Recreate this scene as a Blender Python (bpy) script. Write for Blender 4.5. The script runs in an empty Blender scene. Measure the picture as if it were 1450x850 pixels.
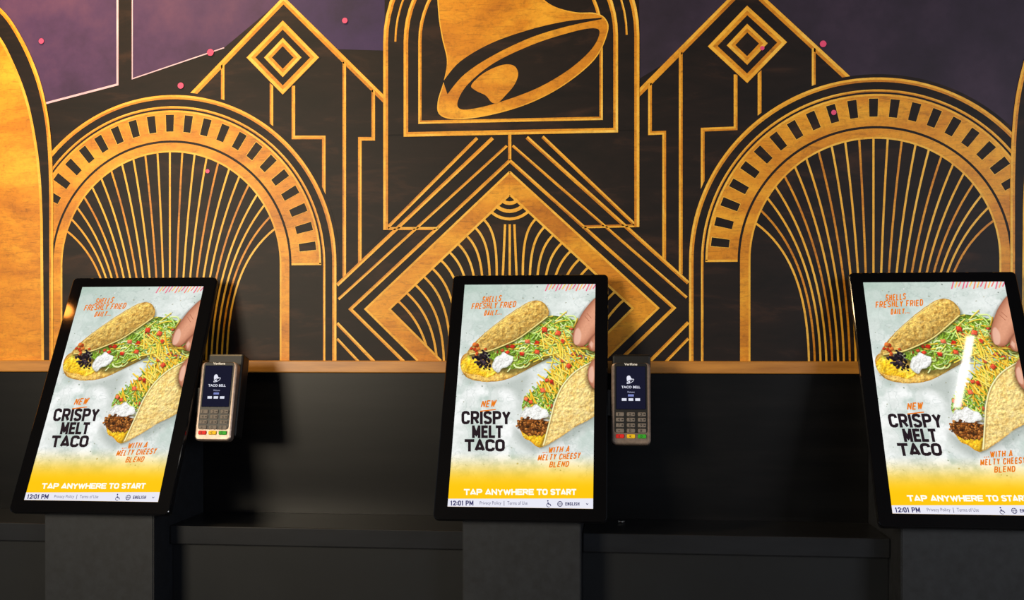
import bpy, bmesh, math, random
import numpy as np
from mathutils import Vector, Matrix, noise
random.seed(7)
ZOOM, ZX, ZY = 1.0, 725, 425
C = bpy.context.scene.collection
sc = bpy.context.scene
try:
    sc.view_settings.view_transform = 'Standard'
    sc.view_settings.look = 'None'
except Exception:
    pass
# ------------------------------------------------------------------ camera model
F = 1470.0; TH = math.atan(0.1); D = 2.12; H = 1.35
cs, sn = math.cos(TH), math.sin(TH)
CAM = Vector((0, -D, H))
def ray(px, py):
    t = (px-725)/F; s = (490-py)/F
    return Vector((-sn + cs*t, cs + sn*t, s))
def hit(px, py, P0, n):
    d = ray(px, py)
    k = (P0-CAM).dot(n)/d.dot(n)
    return CAM + d*k
XA = -0.2163                     # mural axis of symmetry
def W(px, py):
    p = hit(px, py, Vector((0,0,0)), Vector((0,1,0)))
    return (p.x-XA, p.z)
PX = 0.00147                     # metres of one photo pixel on the wall

def lin(c):
    return tuple(((v/255)/12.92 if v/255 <= 0.04045 else ((v/255+0.055)/1.055)**2.4) for v in c[:3])
def rgba(c): return (*lin(c), 1)

# ------------------------------------------------------------------ materials
def newmat(name):
    m = bpy.data.materials.new(name); m.use_nodes = True
    nt = m.node_tree; b = nt.nodes['Principled BSDF']
    return m, nt, b
def noise_mat(name, cols, scale=8, rough=0.5, spec=0.5, metal=0, detail=6, stretch=(1,1,1), distort=0.0, bump=0, lo=0.3, hi=0.7, coat=0):
    m, nt, b = newmat(name)
    tc = nt.nodes.new('ShaderNodeTexCoord'); mp = nt.nodes.new('ShaderNodeMapping')
    mp.inputs['Scale'].default_value = stretch
    nz = nt.nodes.new('ShaderNodeTexNoise'); nz.inputs['Scale'].default_value = scale
    nz.inputs['Detail'].default_value = detail; nz.inputs['Distortion'].default_value = distort
    nz.inputs['Roughness'].default_value = 0.65
    cr_ = nt.nodes.new('ShaderNodeValToRGB')
    el = cr_.color_ramp.elements
    n = len(cols)
    el[0].position = lo; el[0].color = rgba(cols[0])
    el[1].position = hi; el[1].color = rgba(cols[-1])
    for i in range(1, n-1):
        e = el.new(lo+(hi-lo)*i/(n-1)); e.color = rgba(cols[i])
    nt.links.new(tc.outputs['Object'], mp.inputs['Vector']); nt.links.new(mp.outputs[0], nz.inputs['Vector'])
    nt.links.new(nz.outputs['Fac'], cr_.inputs['Fac']); nt.links.new(cr_.outputs[0], b.inputs['Base Color'])
    b.inputs['Roughness'].default_value = rough; b.inputs['Specular IOR Level'].default_value = spec
    b.inputs['Metallic'].default_value = metal
    b.inputs['Coat Weight'].default_value = coat
    if bump:
        bp = nt.nodes.new('ShaderNodeBump'); bp.inputs['Strength'].default_value = bump; bp.inputs['Distance'].default_value = 0.002
        nt.links.new(nz.outputs['Fac'], bp.inputs['Height']); nt.links.new(bp.outputs[0], b.inputs['Normal'])
    return m
def attr_mat(name, strength=1.0, rough=0.03):
    m, nt, b = newmat(name)
    a = nt.nodes.new('ShaderNodeAttribute'); a.attribute_name = 'Col'
    b.inputs['Base Color'].default_value = (0.004,0.004,0.005,1)
    b.inputs['Roughness'].default_value = rough
    b.inputs['Emission Strength'].default_value = strength
    nt.links.new(a.outputs['Color'], b.inputs['Emission Color'])
    return m
def worn(m, stages):
    """multiply the base colour by worn / scratched noise layers: (mapping scale, noise scale, distortion, from min, from max, darkest)"""
    nt = m.node_tree; b = nt.nodes['Principled BSDF']
    tc = [n for n in nt.nodes if n.type == 'TEX_COORD'][0]
    src = [n for n in nt.nodes if n.type == 'VALTORGB'][0].outputs[0]
    for sc_, ns, di, f0, f1, dk in stages:
        mp = nt.nodes.new('ShaderNodeMapping'); mp.inputs['Scale'].default_value = sc_
        nz = nt.nodes.new('ShaderNodeTexNoise'); nz.inputs['Scale'].default_value = ns; nz.inputs['Detail'].default_value = 10; nz.inputs['Distortion'].default_value = di
        nz.inputs['Roughness'].default_value = .7
        mr = nt.nodes.new('ShaderNodeMapRange'); mr.inputs['From Min'].default_value = f0; mr.inputs['From Max'].default_value = f1
        mr.inputs['To Min'].default_value = dk; mr.inputs['To Max'].default_value = 1.0
        vm = nt.nodes.new('ShaderNodeVectorMath'); vm.operation = 'SCALE'
        nt.links.new(tc.outputs['Object'], mp.inputs[0]); nt.links.new(mp.outputs[0], nz.inputs['Vector'])
        nt.links.new(nz.outputs['Fac'], mr.inputs['Value']); nt.links.new(src, vm.inputs[0]); nt.links.new(mr.outputs[0], vm.inputs['Scale'])
        src = vm.outputs[0]
    nt.links.new(src, b.inputs['Base Color'])
    return m
M = {}
M['dark'] = noise_mat('mural_charcoal', [(12,8,8),(26,17,15),(62,40,29)], scale=5, rough=.5, spec=.22, detail=12, stretch=(1,1,4), distort=.6, lo=.32, hi=.76)
M['purple'] = noise_mat('mural_purple', [(48,31,62),(74,48,90),(98,63,96)], scale=4, rough=.55, spec=.3, detail=10)
M['violet'] = noise_mat('mural_violet', [(36,27,58),(54,38,84),(70,48,94)], scale=4, rough=.55, spec=.3, detail=10)
M['dusk'] = noise_mat('mural_dusk', [(26,20,34),(42,32,52),(60,46,68)], scale=4, rough=.55, spec=.3, detail=10)
M['gold'] = worn(noise_mat('mural_gold', [(170,98,12),(214,138,22),(246,180,46)], scale=4, rough=.45, spec=.35, detail=11, distort=.4, stretch=(1,1,2.5), lo=.28, hi=.68),
                 [((4,1,26), 5, 1.6, .34, .48, .66), ((1,1,1), 26, 1.5, .33, .46, .80), ((1,1,1), 140, 0, .38, .5, .84)])
M['goldb'] = worn(noise_mat('mural_gold_edge', [(222,148,32),(242,182,56),(252,210,98)], scale=7, rough=.45, spec=.35, detail=10),
                  [((1,1,1), 30, 1.5, .34, .48, .78), ((1,1,1), 140, 0, .38, .5, .86)])
M['pale'] = noise_mat('mural_pale_line', [(205,165,190),(230,200,215)], scale=20)
M['pink'] = noise_mat('mural_pink', [(215,60,110),(235,80,130)], scale=20)
M['wall'] = noise_mat('wall_dark_paint', [(22,18,20),(32,27,28)], scale=5, rough=.6)
M['panel'] = noise_mat('black_laminate', [(3,3,4),(7,7,8),(14,13,14)], scale=3, rough=.34, spec=.22, stretch=(1,1,9), detail=8)
M['base'] = noise_mat('charcoal_base', [(14,16,19),(21,24,28)], scale=3, rough=.5, detail=6, spec=.25)
M['rail'] = noise_mat('bronze_rail', [(152,98,34),(200,138,58)], scale=5, rough=.35, spec=.5, stretch=(1,1,10))
M['ledge'] = noise_mat('ledge_black', [(20,21,24),(28,30,34)], scale=4, rough=.28, spec=.4, stretch=(1,4,4))
M['column'] = noise_mat('powder_coat', [(26,28,32),(34,37,42)], scale=60, rough=.5, detail=3, spec=.3)
M['glass'] = noise_mat('bezel_glass', [(5,5,7),(8,8,11)], scale=3, rough=.05, spec=.5)
M['shellm'] = noise_mat('housing_plastic', [(12,12,14),(18,18,21)], scale=80, rough=.3)
M['silver'] = noise_mat('terminal_metal', [(134,118,108),(168,150,138)], scale=90, rough=.32, metal=.6, detail=3)
M['black'] = noise_mat('black_plastic', [(10,10,11),(16,16,17)], scale=80, rough=.4)
M['keyc'] = noise_mat('key_grey', [(104,97,92),(124,116,110)], scale=80, rough=.55, spec=.25)
M['red'] = noise_mat('key_red', [(205,24,22),(225,38,32)], scale=80, rough=.55, spec=.25)
M['yel'] = noise_mat('key_yellow', [(230,186,14),(242,200,26)], scale=80, rough=.55, spec=.25)
M['grn'] = noise_mat('key_green', [(40,160,34),(58,180,46)], scale=80, rough=.55, spec=.25)
M['ink'] = noise_mat('key_ink', [(10,9,10),(15,14,15)], scale=80, rough=.6)
M['floor'] = noise_mat('floor_tile', [(58,56,55),(78,76,74)], scale=4, rough=.4)
M['ceil'] = noise_mat('ceiling_paint', [(30,30,32),(40,40,42)], scale=4, rough=.8)
M['paper'] = noise_mat('white_paper', [(225,225,222),(240,240,238)], scale=60, rough=.7)
M['art'] = attr_mat('display_pixels', 1.08)
def emis(name, col, s):
    m, nt, b = newmat(name)
    b.inputs['Base Color'].default_value = rgba(col); b.inputs['Emission Color'].default_value = rgba(col); b.inputs['Emission Strength'].default_value = s
    return m
M['tube'] = emis('tube_light', (255,250,240), 26)
M['bulb'] = emis('warm_bulb', (255,150,60), 60)

# ------------------------------------------------------------------ object helpers
def link(name, me, parent=None):
    o = bpy.data.objects.new(name, me); C.objects.link(o)
    if parent: o.parent = parent
    return o
def from_bm(name, bm, mat, parent=None, smooth=False):
    bmesh.ops.recalc_face_normals(bm, faces=bm.faces[:])
    me = bpy.data.meshes.new(name); bm.to_mesh(me); bm.free()
    me.materials.append(mat)
    if smooth:
        for p in me.polygons: p.use_smooth = True
    return link(name, me, parent)
def tag(o, label, cat, group=None):
    o['label'] = label; o['category'] = cat
    if group: o['group'] = group
def thing(name, loc, label, cat, group=None, rot=(0,0,0)):
    o = link(name, None); o.location = loc; o.rotation_euler = rot; o.empty_display_size = .1
    tag(o, label, cat, group); return o
def struct(o): o['kind'] = 'structure'; return o
def box(bm, x0,x1,y0,y1,z0,z1, bev=0):
    r = bmesh.ops.create_cube(bm, size=1)
    vs = r['verts']
    for v in vs:
        v.co = Vector((x0+(v.co.x+.5)*(x1-x0), y0+(v.co.y+.5)*(y1-y0), z0+(v.co.z+.5)*(z1-z0)))
    if bev:
        es = list({e for v in vs for e in v.link_edges})
        bmesh.ops.bevel(bm, geom=es, offset=bev, segments=2, affect='EDGES', profile=.5)
def rrect(cx, cz, w, h, r, n=6):
    pts = []
    r = max(min(r, w/2-1e-5, h/2-1e-5), 1e-5)
    for (sx, sz, a0) in ((1,1,0),(-1,1,90),(-1,-1,180),(1,-1,270)):
        for i in range(n+1):
            a = math.radians(a0+90*i/n)
            pts.append((cx+sx*(w/2-r)+(r*math.cos(a)), cz+sz*(h/2-r)+r*math.sin(a)))
    return pts
def rr_solid(bm, cx, cz, w, h, r, prof, n=6):
    loops = []
    for (y, ins) in prof:
        loops.append([bm.verts.new((x, y, z)) for x, z in rrect(cx, cz, w-2*ins, h-2*ins, r-ins if r > ins else r*.5, n)])
    for a, b in zip(loops, loops[1:]):
        k = len(a)
        for i in range(k): bm.faces.new((a[i], a[(i+1)%k], b[(i+1)%k], b[i]))
    bm.faces.new(loops[0]); bm.faces.new(loops[-1][::-1])
def copy_tree(o, parent=None):
    c = o.copy(); C.objects.link(c); c.parent = parent
    for ch in list(o.children): copy_tree(ch, c)
    return c
def catmull(pts, closed=False, seg=6):
    out = []; n = len(pts)
    rng = range(n) if closed else range(n-1)
    for i in rng:
        if closed: p0,p1,p2,p3 = pts[(i-1)%n],pts[i],pts[(i+1)%n],pts[(i+2)%n]
        else: p0,p1,p2,p3 = pts[max(i-1,0)],pts[i],pts[i+1],pts[min(i+2,n-1)]
        for k in range(seg):
            t = k/seg
            out.append(tuple(.5*((2*p1[j])+(-p0[j]+p2[j])*t+(2*p0[j]-5*p1[j]+4*p2[j]-p3[j])*t*t+(-p0[j]+3*p1[j]-3*p2[j]+p3[j])*t**3) for j in (0,1)))
    if not closed: out.append(tuple(pts[-1]))
    return out
def bez(p0,p1,p2,p3,n=14):
    return [tuple((1-t)**3*p0[j]+3*(1-t)**2*t*p1[j]+3*(1-t)*t*t*p2[j]+t**3*p3[j] for j in (0,1)) for t in [i/n for i in range(n+1)]]
def offset_line(pts, d, closed=False):
    n = len(pts); out = []
    for i in range(n):
        if closed: a, b, c = pts[(i-1)%n], pts[i], pts[(i+1)%n]
        else: a, b, c = pts[max(i-1,0)], pts[i], pts[min(i+1,n-1)]
        v1 = Vector((b[0]-a[0], b[1]-a[1])); v2 = Vector((c[0]-b[0], c[1]-b[1]))
        if v1.length < 1e-9: v1 = v2.copy()
        if v2.length < 1e-9: v2 = v1.copy()
        v1.normalize(); v2.normalize()
        n1 = Vector((-v1.y, v1.x)); n2 = Vector((-v2.y, v2.x)); m = n1+n2
        if m.length < 1e-6: m = n1.copy()
        m.normalize(); k = max(m.dot(n1), .35)
        out.append((b[0]+m.x*d/k, b[1]+m.y*d/k))
    return out

# ------------------------------------------------------------------ flat mural builder
LY = 0.00012
class Flat:
    def __init__(s): s.v = []; s.f = []; s.m = []; s.mats = []
    def mi(s, k):
        if k not in s.mats: s.mats.append(k)
        return s.mats.index(k)
    def poly(s, pts, mat, L):
        b = len(s.v); s.v += [(p[0], -0.002-L*LY, p[1]) for p in pts]
        s.f.append(list(range(b, b+len(pts)))); s.m.append(s.mi(mat))
    def stroke(s, pts, w, mat, L, closed=False):
        a = offset_line(pts, w/2, closed); c = offset_line(pts, -w/2, closed)
        n = len(pts); b = len(s.v)
        for p, q in zip(a, c): s.v += [(p[0], -0.002-L*LY, p[1]), (q[0], -0.002-L*LY, q[1])]
        for i in range(n if closed else n-1):
            j = (i+1) % n
            s.f.append([b+2*i, b+2*i+1, b+2*j+1, b+2*j]); s.m.append(s.mi(mat))
    def line(s, pts, w, L, closed=False):      # gold line with brighter rim, w in photo px
        w *= PX*.93
        s.stroke(pts, w, 'gold', L, closed)
        s.stroke(offset_line(pts, w*.22, closed), w*.5, 'goldb', L+1, closed)
    def fill(s, pts, L, rim=3.0):
        s.poly(pts, 'gold', L)
        s.stroke(pts, rim*PX, 'goldb', L+1, True)
    def build(s, name, parent, mirror=False):
        me = bpy.data.meshes.new(name)
        sg = -1 if mirror else 1
        me.from_pydata([(sg*x, y, z) for x, y, z in s.v], [], s.f)
        for k in s.mats: me.materials.append(M[k])
        me.polygons.foreach_set('material_index', s.m)
        me.update()
        bm = bmesh.new(); bm.from_mesh(me)
        for f in bm.faces:
            f.normal_update()
            if f.normal.y > 0: f.normal_flip()
        bm.to_mesh(me); bm.free()
        return link(name, me, parent)
def Ws(*pts): return [W(*p) for p in pts]

ZR = H-0.034                     # top of the bronze rail
# ------------------------------------------------------------------ room shell
bm = bmesh.new(); box(bm, -3.4, 3.0, 0, .12, 0, 3.0); struct(from_bm('wall_back', bm, M['wall']))
bm = bmesh.new(); box(bm, -3.4, 3.0, -4.6, .12, -.08, 0); struct(from_bm('floor', bm, M['floor']))
bm = bmesh.new(); box(bm, -3.4, 3.0, -4.6, .12, 3.0, 3.08); struct(from_bm('ceiling', bm, M['ceil']))
bm = bmesh.new(); box(bm, -3.4, 3.0, -.011, -.0002, .96, H-.05); struct(from_bm('wall_lower', bm, M['panel']))
bm = bmesh.new(); box(bm, -3.4, 3.0, -.02, -.0002, H-.0555, H-.0305, .002); struct(from_bm('trim_1', bm, M['rail']))

# ------------------------------------------------------------------ the mural
mural = thing('wall_mural', (XA, 0, 0), 'large gold and charcoal art deco wall mural with bell emblem, arches and diamonds', 'mural')
mx0, mx1, mz1 = -2.3, 2.3, 2.75
bg = Flat()
bg.poly([(mx0, ZR-.02), (mx1, ZR-.02), (mx1, mz1), (mx0, mz1)], 'dark', 0)
def pp(mat, *pts): bg.poly(Ws(*pts), mat, 1)
pp('purple', (-60,-300),(166,-300),(166,121),(60,148),(-60,148))
pp('purple', (188,-300),(430,-300),(402,-2),(318,68),(188,112))
pp('violet', (430,-300),(545,-300),(545,72),(472,70),(402,-2))
pp('dusk', (905,-300),(1040,-300),(1053,0),(975,70),(905,112))
pp('dusk', (1040,-300),(1560,-300),(1560,240),(1420,200),(1330,130),(1240,108),(1200,108),(1130,50),(1053,-4))
bg.stroke(Ws((167,-300),(167,120),(60,148)), 3*PX, 'pale', 2)
bg.stroke(Ws((188,-300),(188,112),(318,68)), 1.6*PX, 'pale', 2)
for (x, y, r) in ((489,30,4),(299,75,5),(257,122,4.5),(60,59,4),(1165,63,4.5),(1180,160,3.5),(1079,69,3),(295,243,3)):
    c = W(x, y)
    bg.poly([(c[0]+r*PX*math.cos(a*math.pi/6), c[1]+r*PX*math.sin(a*math.pi/6)) for a in range(12)], 'pink', 20)
bg.build('backdrop', mural)

# arch motif (left one, then its mirror)
ACX, ACZ, R0 = -.724, H+.171, .358
def k(r): return r/230*R0
def arc(r, a0, a1, n=64):       # angle clockwise from straight up, degrees
    return [(ACX+r*math.sin(math.radians(a0+(a1-a0)*i/n)), ACZ+r*math.cos(math.radians(a0+(a1-a0)*i/n))) for i in range(n+1)]
def arch():
    a = Flat()
    full = arc(k(236), -90, 90) + [(ACX+k(236), ZR-.02), (ACX-k(236), ZR-.02)]
    a.poly(full, 'dark', 7)
    for r, w in ((229,6.5),(215,3.6)):
        a.line([(ACX-k(r), ZR-.02)] + arc(k(r), -90, 90) + [(ACX+k(r), ZR-.02)], w, 9)
    o = arc(k(211), -90, 90); i = arc(k(170), -90, 90)
    for q in range(len(o)-1): a.poly([o[q], o[q+1], i[q+1], i[q]], 'gold', 8)
    a.stroke(arc(k(209.5), -90, 90), 2.6*PX, 'goldb', 9)
    for sg in (-1, 1): a.stroke([(ACX+sg*k(170), ACZ), (ACX+sg*k(211), ACZ)], 3*PX, 'goldb', 9)
    for q in range(-12, 13):
        an = q*7.55
        if abs(an) > 86: continue
        da = 1.6
        s1 = [(ACX+k(r)*math.sin(math.radians(x)), ACZ+k(r)*math.cos(math.radians(x))) for r, x in ((205,an-da),(205,an+da),(182,an+da),(182,an-da))]
        a.stroke(s1, 1.6*PX, 'goldb', 10, True)
        a.poly(s1, 'dark', 11)
    band_o = [(ACX-k(168), ZR-.02)] + arc(k(168), -90, 90) + [(ACX+k(168), ZR-.02)]
    band_i = [(ACX-k(155), ZR-.02)] + arc(k(155), -90, 90) + [(ACX+k(155), ZR-.02)]
    for q in range(len(band_o)-1): a.poly([band_o[q], band_o[q+1], band_i[q+1], band_i[q]], 'gold', 9)
    a.stroke(band_i, 2.5*PX, 'goldb', 10)
    a.stroke(band_o, 2.2*PX, 'dark', 10)
    N = 23
    for q in range(N):
        u = -1+2*q/(N-1); an = math.radians(u*72)
        tp = (ACX+k(154)*math.sin(an), ACZ+k(154)*math.cos(an))
        bx = ACX+u*k(80)
        c2 = (ACX+k(98)*math.sin(an), ACZ+k(62)*math.cos(an)-k(12))
        a.stroke(bez((bx, ZR-.02), (bx, ACZ-k(62)), c2, tp, 20), 2.8*PX, 'goldb' if q % 3 else 'gold', 9)
    return a
A = arch(); A.build('arch_motif', mural); A.build('arch_motif', mural, True)

# border arcs at both ends
b_ = Flat()
edge = catmull([(-190,-160),(-120,-95),(-50,-20),(0,14),(28,52),(52,105),(66,160),(72,215),(74,280)], False, 5) + [(74,530)]
fil = catmull([(-190,-120),(-120,-58),(-50,10),(-5,48),(18,88),(38,140),(50,195),(57,250),(60,310)], False, 5) + [(62,530)]
e = Ws(*edge); f_ = Ws(*fil)
b_.poly(e + [(mx0+.02, ZR-.015), (mx0+.02, e[0][1])], 'dark', 14)
b_.line(e, 6.5, 16)
b_.poly(f_ + [(mx0+.04, ZR-.015), (mx0+.04, f_[0][1])], 'gold', 15)
b_.stroke(f_, 4*PX, 'goldb', 16)
b_.build('border_arc', mural); b_.build('border_arc', mural, True)

# pointed towers
t_ = Flat()
t_.poly(Ws((268,142),(402,0),(545,142),(545,330),(475,400),(472,330),(440,255),(380,195),(310,155)), 'dark', 3)
t_.line(Ws((266,142),(402,1),(546,143)), 9, 5)
for pts in (((316,92),(316,152)), ((385,118),(385,200)), ((416,122),(416,195),(459,195),(459,300)), ((488,88),(488,392)),
            ((529,128),(529,197),(510,197),(510,374))):
    t_.line(Ws(*pts), 5.5, 5)
def dia(cx, cy, h, v): return Ws((cx,cy-v),(cx+h,cy),(cx,cy+v),(cx-h,cy))
t_.poly(dia(401,82,54,54), 'dark', 7)
t_.line(dia(401,82,45,46), 10, 8, True)
t_.line(dia(401,82,21,22), 9, 8, True)
t_.build('tower_motif', mural); t_.build('tower_motif', mural, True)

# central diamond with its diagonal bands (right half mirrored from the left)
d_ = Flat()
def clipb(pts): return [p for p in pts if p[1] > ZR-.02]
def mir(pts, s): return [(p[0]*s, p[1]) for p in pts]
d_.poly(mir(Ws((722,190),(476,400),(476,511)),1)+mir(Ws((476,511),(476,400)),-1), 'dark', 4)
for s in (1,-1):
    d_.line(mir(Ws((698,196),(478,404)),s), 5.5, 12)
    d_.line(mir(Ws((676,196),(548,324)),s), 5, 12)
    d_.line(mir(Ws((548,324),(621,324)),s), 4.5, 12)
    d_.line(mir(Ws((722,228),(497,438),(572,512)),s), 5, 12)
    d_.line(mir(Ws((718,207),(480,424)),s), 4, 12)
    d_.line(mir(Ws((478,458),(530,512)),s), 5, 12)
    d_.line(mir(Ws((478,480),(508,512)),s), 4, 12)
    d_.poly(mir(Ws((722,243),(517,438),(592,512),(626,512),(552,438),(722,277)),s), 'gold', 12)
    d_.stroke(mir(Ws((722,244),(518,438),(592,511)),s), 3*PX, 'goldb', 13)
    d_.stroke(mir(Ws((722,276),(552,438),(625,511)),s), 3*PX, 'goldb', 13)
    for q in range(1, 14):
        f = q/14
        sx, sy = 722-170*f, 277+161*f
        ex = 722-(722-sx)*.72
        cv = bez((sx,sy),(sx+26+26*f,sy+26+20*f),(ex+14*f,sy+110),(ex-10*f,650),30)
        cv = mir(clipb(Ws(*cv)), s)
        if len(cv) > 2 and (q > 2): d_.stroke(cv, 3.2*PX, 'goldb', 11)
    if s == 1: d_.line(Ws((722,190),(722,226)), 5, 12)
for dx in (-11, 0, 11):
    d_.stroke(Ws((722+dx*.6,318),(722+dx,420),(722+dx*1.3,511)), 3.2*PX, 'goldb', 12)
for r in (16, 27, 38):
    cc = (0, W(722,272)[1])
    d_.stroke([(r*PX*math.sin(math.radians(x)), cc[1]-r*PX*math.cos(math.radians(x))) for x in range(-45,46,9)], (5 if r < 38 else 4)*PX, 'goldb', 14)
d_.build('diamond_motif', mural)

# arched frame around the emblem
fr = Flat()
FC = W(722,55)
def farch(r, zb):
    R = r*PX
    n = 30
    return [(-R, zb)] + [(R*math.sin(math.radians(-90+180*i/n)), FC[1]+R*math.cos(math.radians(-90+180*i/n))) for i in range(n+1)] + [(R, zb)]
zf = W(722,188)[1]
fr.poly(farch(177, W(722,324)[1]), 'dark', 2)
fr.poly(farch(177, zf), 'dark', 14)
fr.line(farch(176, W(722,324)[1]), 7.5, 15)
fr.line(farch(162, W(722,192)[1])[1:-1], 3, 15)
fr.line(farch(147, zf), 7, 15, True)
fr.line(farch(127, W(722,171)[1]), 5, 15, True)
fr.build('emblem_frame', mural)

# bell emblem
be = Flat()
body = catmull([(622,20),(622,-20),(640,-58),(688,-80),(730,-66),(750,-36),(762,-8),(783,10),(815,19),(842,20),(857,28),(860,46),
                (842,84),(798,121),(748,147),(694,163),(648,169),(624,163),(621,145),(630,114),(634,86),(627,54)], True, 6)
be.fill(Ws(*body), 18, 1.6)
def ell(cx, cy, a, b, ang, n=48, t0=0, t1=360):
    A_ = math.radians(ang); o = []
    for i in range(n):
        t = math.radians(t0+(t1-t0)*i/n)
        x, y = a*math.cos(t), b*math.sin(t)
        o.append((cx+x*math.cos(A_)-y*math.sin(A_), cy+x*math.sin(A_)+y*math.cos(A_)))
    return o
mouth = catmull([(849,46),(838,70),(806,99),(762,125),(712,144),(674,154),(652,155),(649,143),(664,119),(700,90),(752,65),(800,49),(836,41)], True, 6)
be.poly(Ws(*mouth), 'dark', 20)
cut = catmull([(628,116),(652,88),(696,62),(750,43),(802,31),(852,26)], False, 6) + catmull([(852,28),(804,38),(752,54),(699,79),(658,106),(634,134)], False, 6)
be.poly(Ws(*cut), 'dark', 20)
clap = catmull([(668,121),(686,104),(711,93),(728,94),(734,106),(728,122),(716,136),(706,146),(697,146),(688,136),(674,129)], True, 6)
be.poly(Ws(*clap), 'gold', 22)
be.build('bell_emblem', mural)

# ------------------------------------------------------------------ ledge pieces and base panels between the pedestals
KX = (-.970, -.170, .603)
ZL = H-.349
segs = [(-2.6, KX[0]-.1085, 'black wall ledge running left from the first pedestal'),
        (KX[0]+.1085, KX[1]-.1085, 'black wall ledge between the left and the middle ordering screens'),
        (KX[1]+.1085, KX[2]-.1085, 'black wall ledge between the middle and the right ordering screens'),
        (KX[2]+.1085, 2.2, 'black wall ledge right of the third pedestal')]
for x0, x1, lb in segs:
    r = thing('wall_ledge', ((x0+x1)/2, 0, 0), lb, 'ledge', 'black wall ledges')
    h = (x1-x0)/2
    bm = bmesh.new(); box(bm, -h, h, -.181, -.0115, ZL-.036, ZL, .002); from_bm('ledge_top', bm, M['ledge'], r)
    bm = bmesh.new(); box(bm, -h, h, -.166, -.0115, .0005, ZL-.0362); from_bm('base_panel', bm, M['base'], r)

# ------------------------------------------------------------------ text helpers
def text_mesh(txt, bold=0.0, spacing=1.0):
    cu = bpy.data.curves.new('t', 'FONT'); cu.body = txt; cu.offset = bold; cu.space_character = spacing
    cu.resolution_u = 3
    o = bpy.data.objects.new('t', cu); C.objects.link(o)
    bpy.context.view_layer.update()
    dg = bpy.context.evaluated_depsgraph_get()
    me = bpy.data.meshes.new_from_object(o.evaluated_get(dg))
    vs = [v.co.copy() for v in me.vertices]; fs = [list(p.vertices) for p in me.polygons]
    bpy.data.objects.remove(o); bpy.data.curves.remove(cu); bpy.data.meshes.remove(me)
    x0 = min(v.x for v in vs); x1 = max(v.x for v in vs); y0 = min(v.y for v in vs); y1 = max(v.y for v in vs)
    return [((v.x-x0)/(x1-x0), (v.y-y0)/(y1-y0)) for v in vs], fs
_P = [(0,1),(.62,1),(.88,.95),(1,.84),(1,.62),(.88,.5),(.62,.45),(0,.45)]
_O = [(.34,1),(.66,1),(.9,.93),(1,.78),(1,.22),(.9,.07),(.66,0),(.34,0),(.1,.07),(0,.22),(0,.78),(.1,.93),(.34,1)]
GL = {'C':[[(1,.74),(.98,.84),(.88,.95),(.66,1),(.34,1),(.1,.93),(0,.78),(0,.22),(.1,.07),(.34,0),(.66,0),(.88,.05),(.98,.16),(1,.26)]],
 'R':[[(0,0),(0,1)],_P,[(.5,.45),(1,0)]], 'P':[[(0,0),(0,1)],_P], 'I':[[(0,0),(0,1)]],
 'S':[[(.99,.80),(.9,.94),(.66,1),(.34,1),(.1,.94),(0,.82),(0,.7),(.12,.59),(.34,.54),(.66,.46),(.88,.41),(1,.3),(1,.18),(.9,.06),(.66,0),(.34,0),(.1,.06),(.01,.20)]],
 'Y':[[(0,1),(.5,.46),(1,1)],[(.5,.46),(.5,0)]], 'M':[[(0,0),(0,1)],[(0,1),(.5,.2),(1,1)],[(1,1),(1,0)]],
 'E':[[(1,1),(0,1),(0,0),(1,0)],[(0,.5),(.85,.5)]], 'L':[[(0,1),(0,0),(1,0)]], 'T':[[(0,1),(1,1)],[(.5,1),(.5,0)]],
 'A':[[(0,0),(.5,1),(1,0)],[(.16,.16),(.84,.16)]], 'O':[_O], '0':[_O], 'N':[[(0,0),(0,1)],[(0,1),(1,0)],[(1,0),(1,1)]],
 'W':[[(0,1),(.27,0),(.5,.85),(.73,0),(1,1)]], 'H':[[(0,0),(0,1)],[(1,0),(1,1)],[(0,.5),(1,.5)]],
 'F':[[(1,1),(0,1),(0,0)],[(0,.5),(.8,.5)]], 'D':[[(0,0),(0,1),(.6,1),(.9,.85),(1,.6),(1,.4),(.9,.15),(.6,0),(0,0)]],
 'B':[[(0,0),(0,1),(.7,1),(.95,.88),(.95,.62),(.7,.52),(0,.52)],[(.7,.52),(1,.4),(1,.12),(.7,0),(0,0)]],
 'G':[[(1,.75),(.8,1),(.2,1),(0,.8),(0,.2),(.2,0),(.8,0),(1,.2),(1,.48),(.55,.48)]],
 '1':[[(0,.75),(.5,1),(.5,0)]], '2':[[(0,.75),(.1,.95),(.4,1),(.8,.97),(1,.8),(1,.62),(0,.03),(1,.03)]],
 ':':[[(0,.16),(0,.24)],[(0,.64),(0,.72)]], '.':[[(0,-.02),(0,.16)]], ' ':[]}
GW = {'I':0,'M':1.35,'W':1.5,'.':0,':':0,' ':.25,'1':.5,'L':.88,'E':.92,'F':.9,'A':1.12}
def block(txt, x0, x1, y0, y1, w, gap=.38, jit=0):
    n = len(txt); tot = sum(GW.get(c, 1) for c in txt)
    g = w*(1+gap)
    u = (x1-x0-w-g*(n-1))/tot
    x = x0+w/2; out = []
    for c in txt:
        cw = GW.get(c, 1)*u
        dy = random.uniform(-jit, jit)*2
        for pl in GL[c]:
            jj = 0 if c == '.' else jit
            q = [(x+a*cw+random.uniform(-jj, jj), y1-w/2-b*(y1-y0-w)+dy+random.uniform(-jj, jj)) for a, b in pl]
            def ext(p, r):
                dx, dy_ = p[0]-r[0], p[1]-r[1]; L = math.hypot(dx, dy_) or 1
                e_ = w*.5 if (abs(dx) < 1e-6 or abs(dy_) < 1e-6) else w*.12
                if c in 'CSG.': e_ = 0
                return (p[0]+dx/L*e_, p[1]+dy_/L*e_)
            if q[0] != q[-1]: q = [ext(q[0], q[1])] + q[1:-1] + [ext(q[-1], q[-2])]
            out.append(q)
        x += cw+g
    return out
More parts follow.
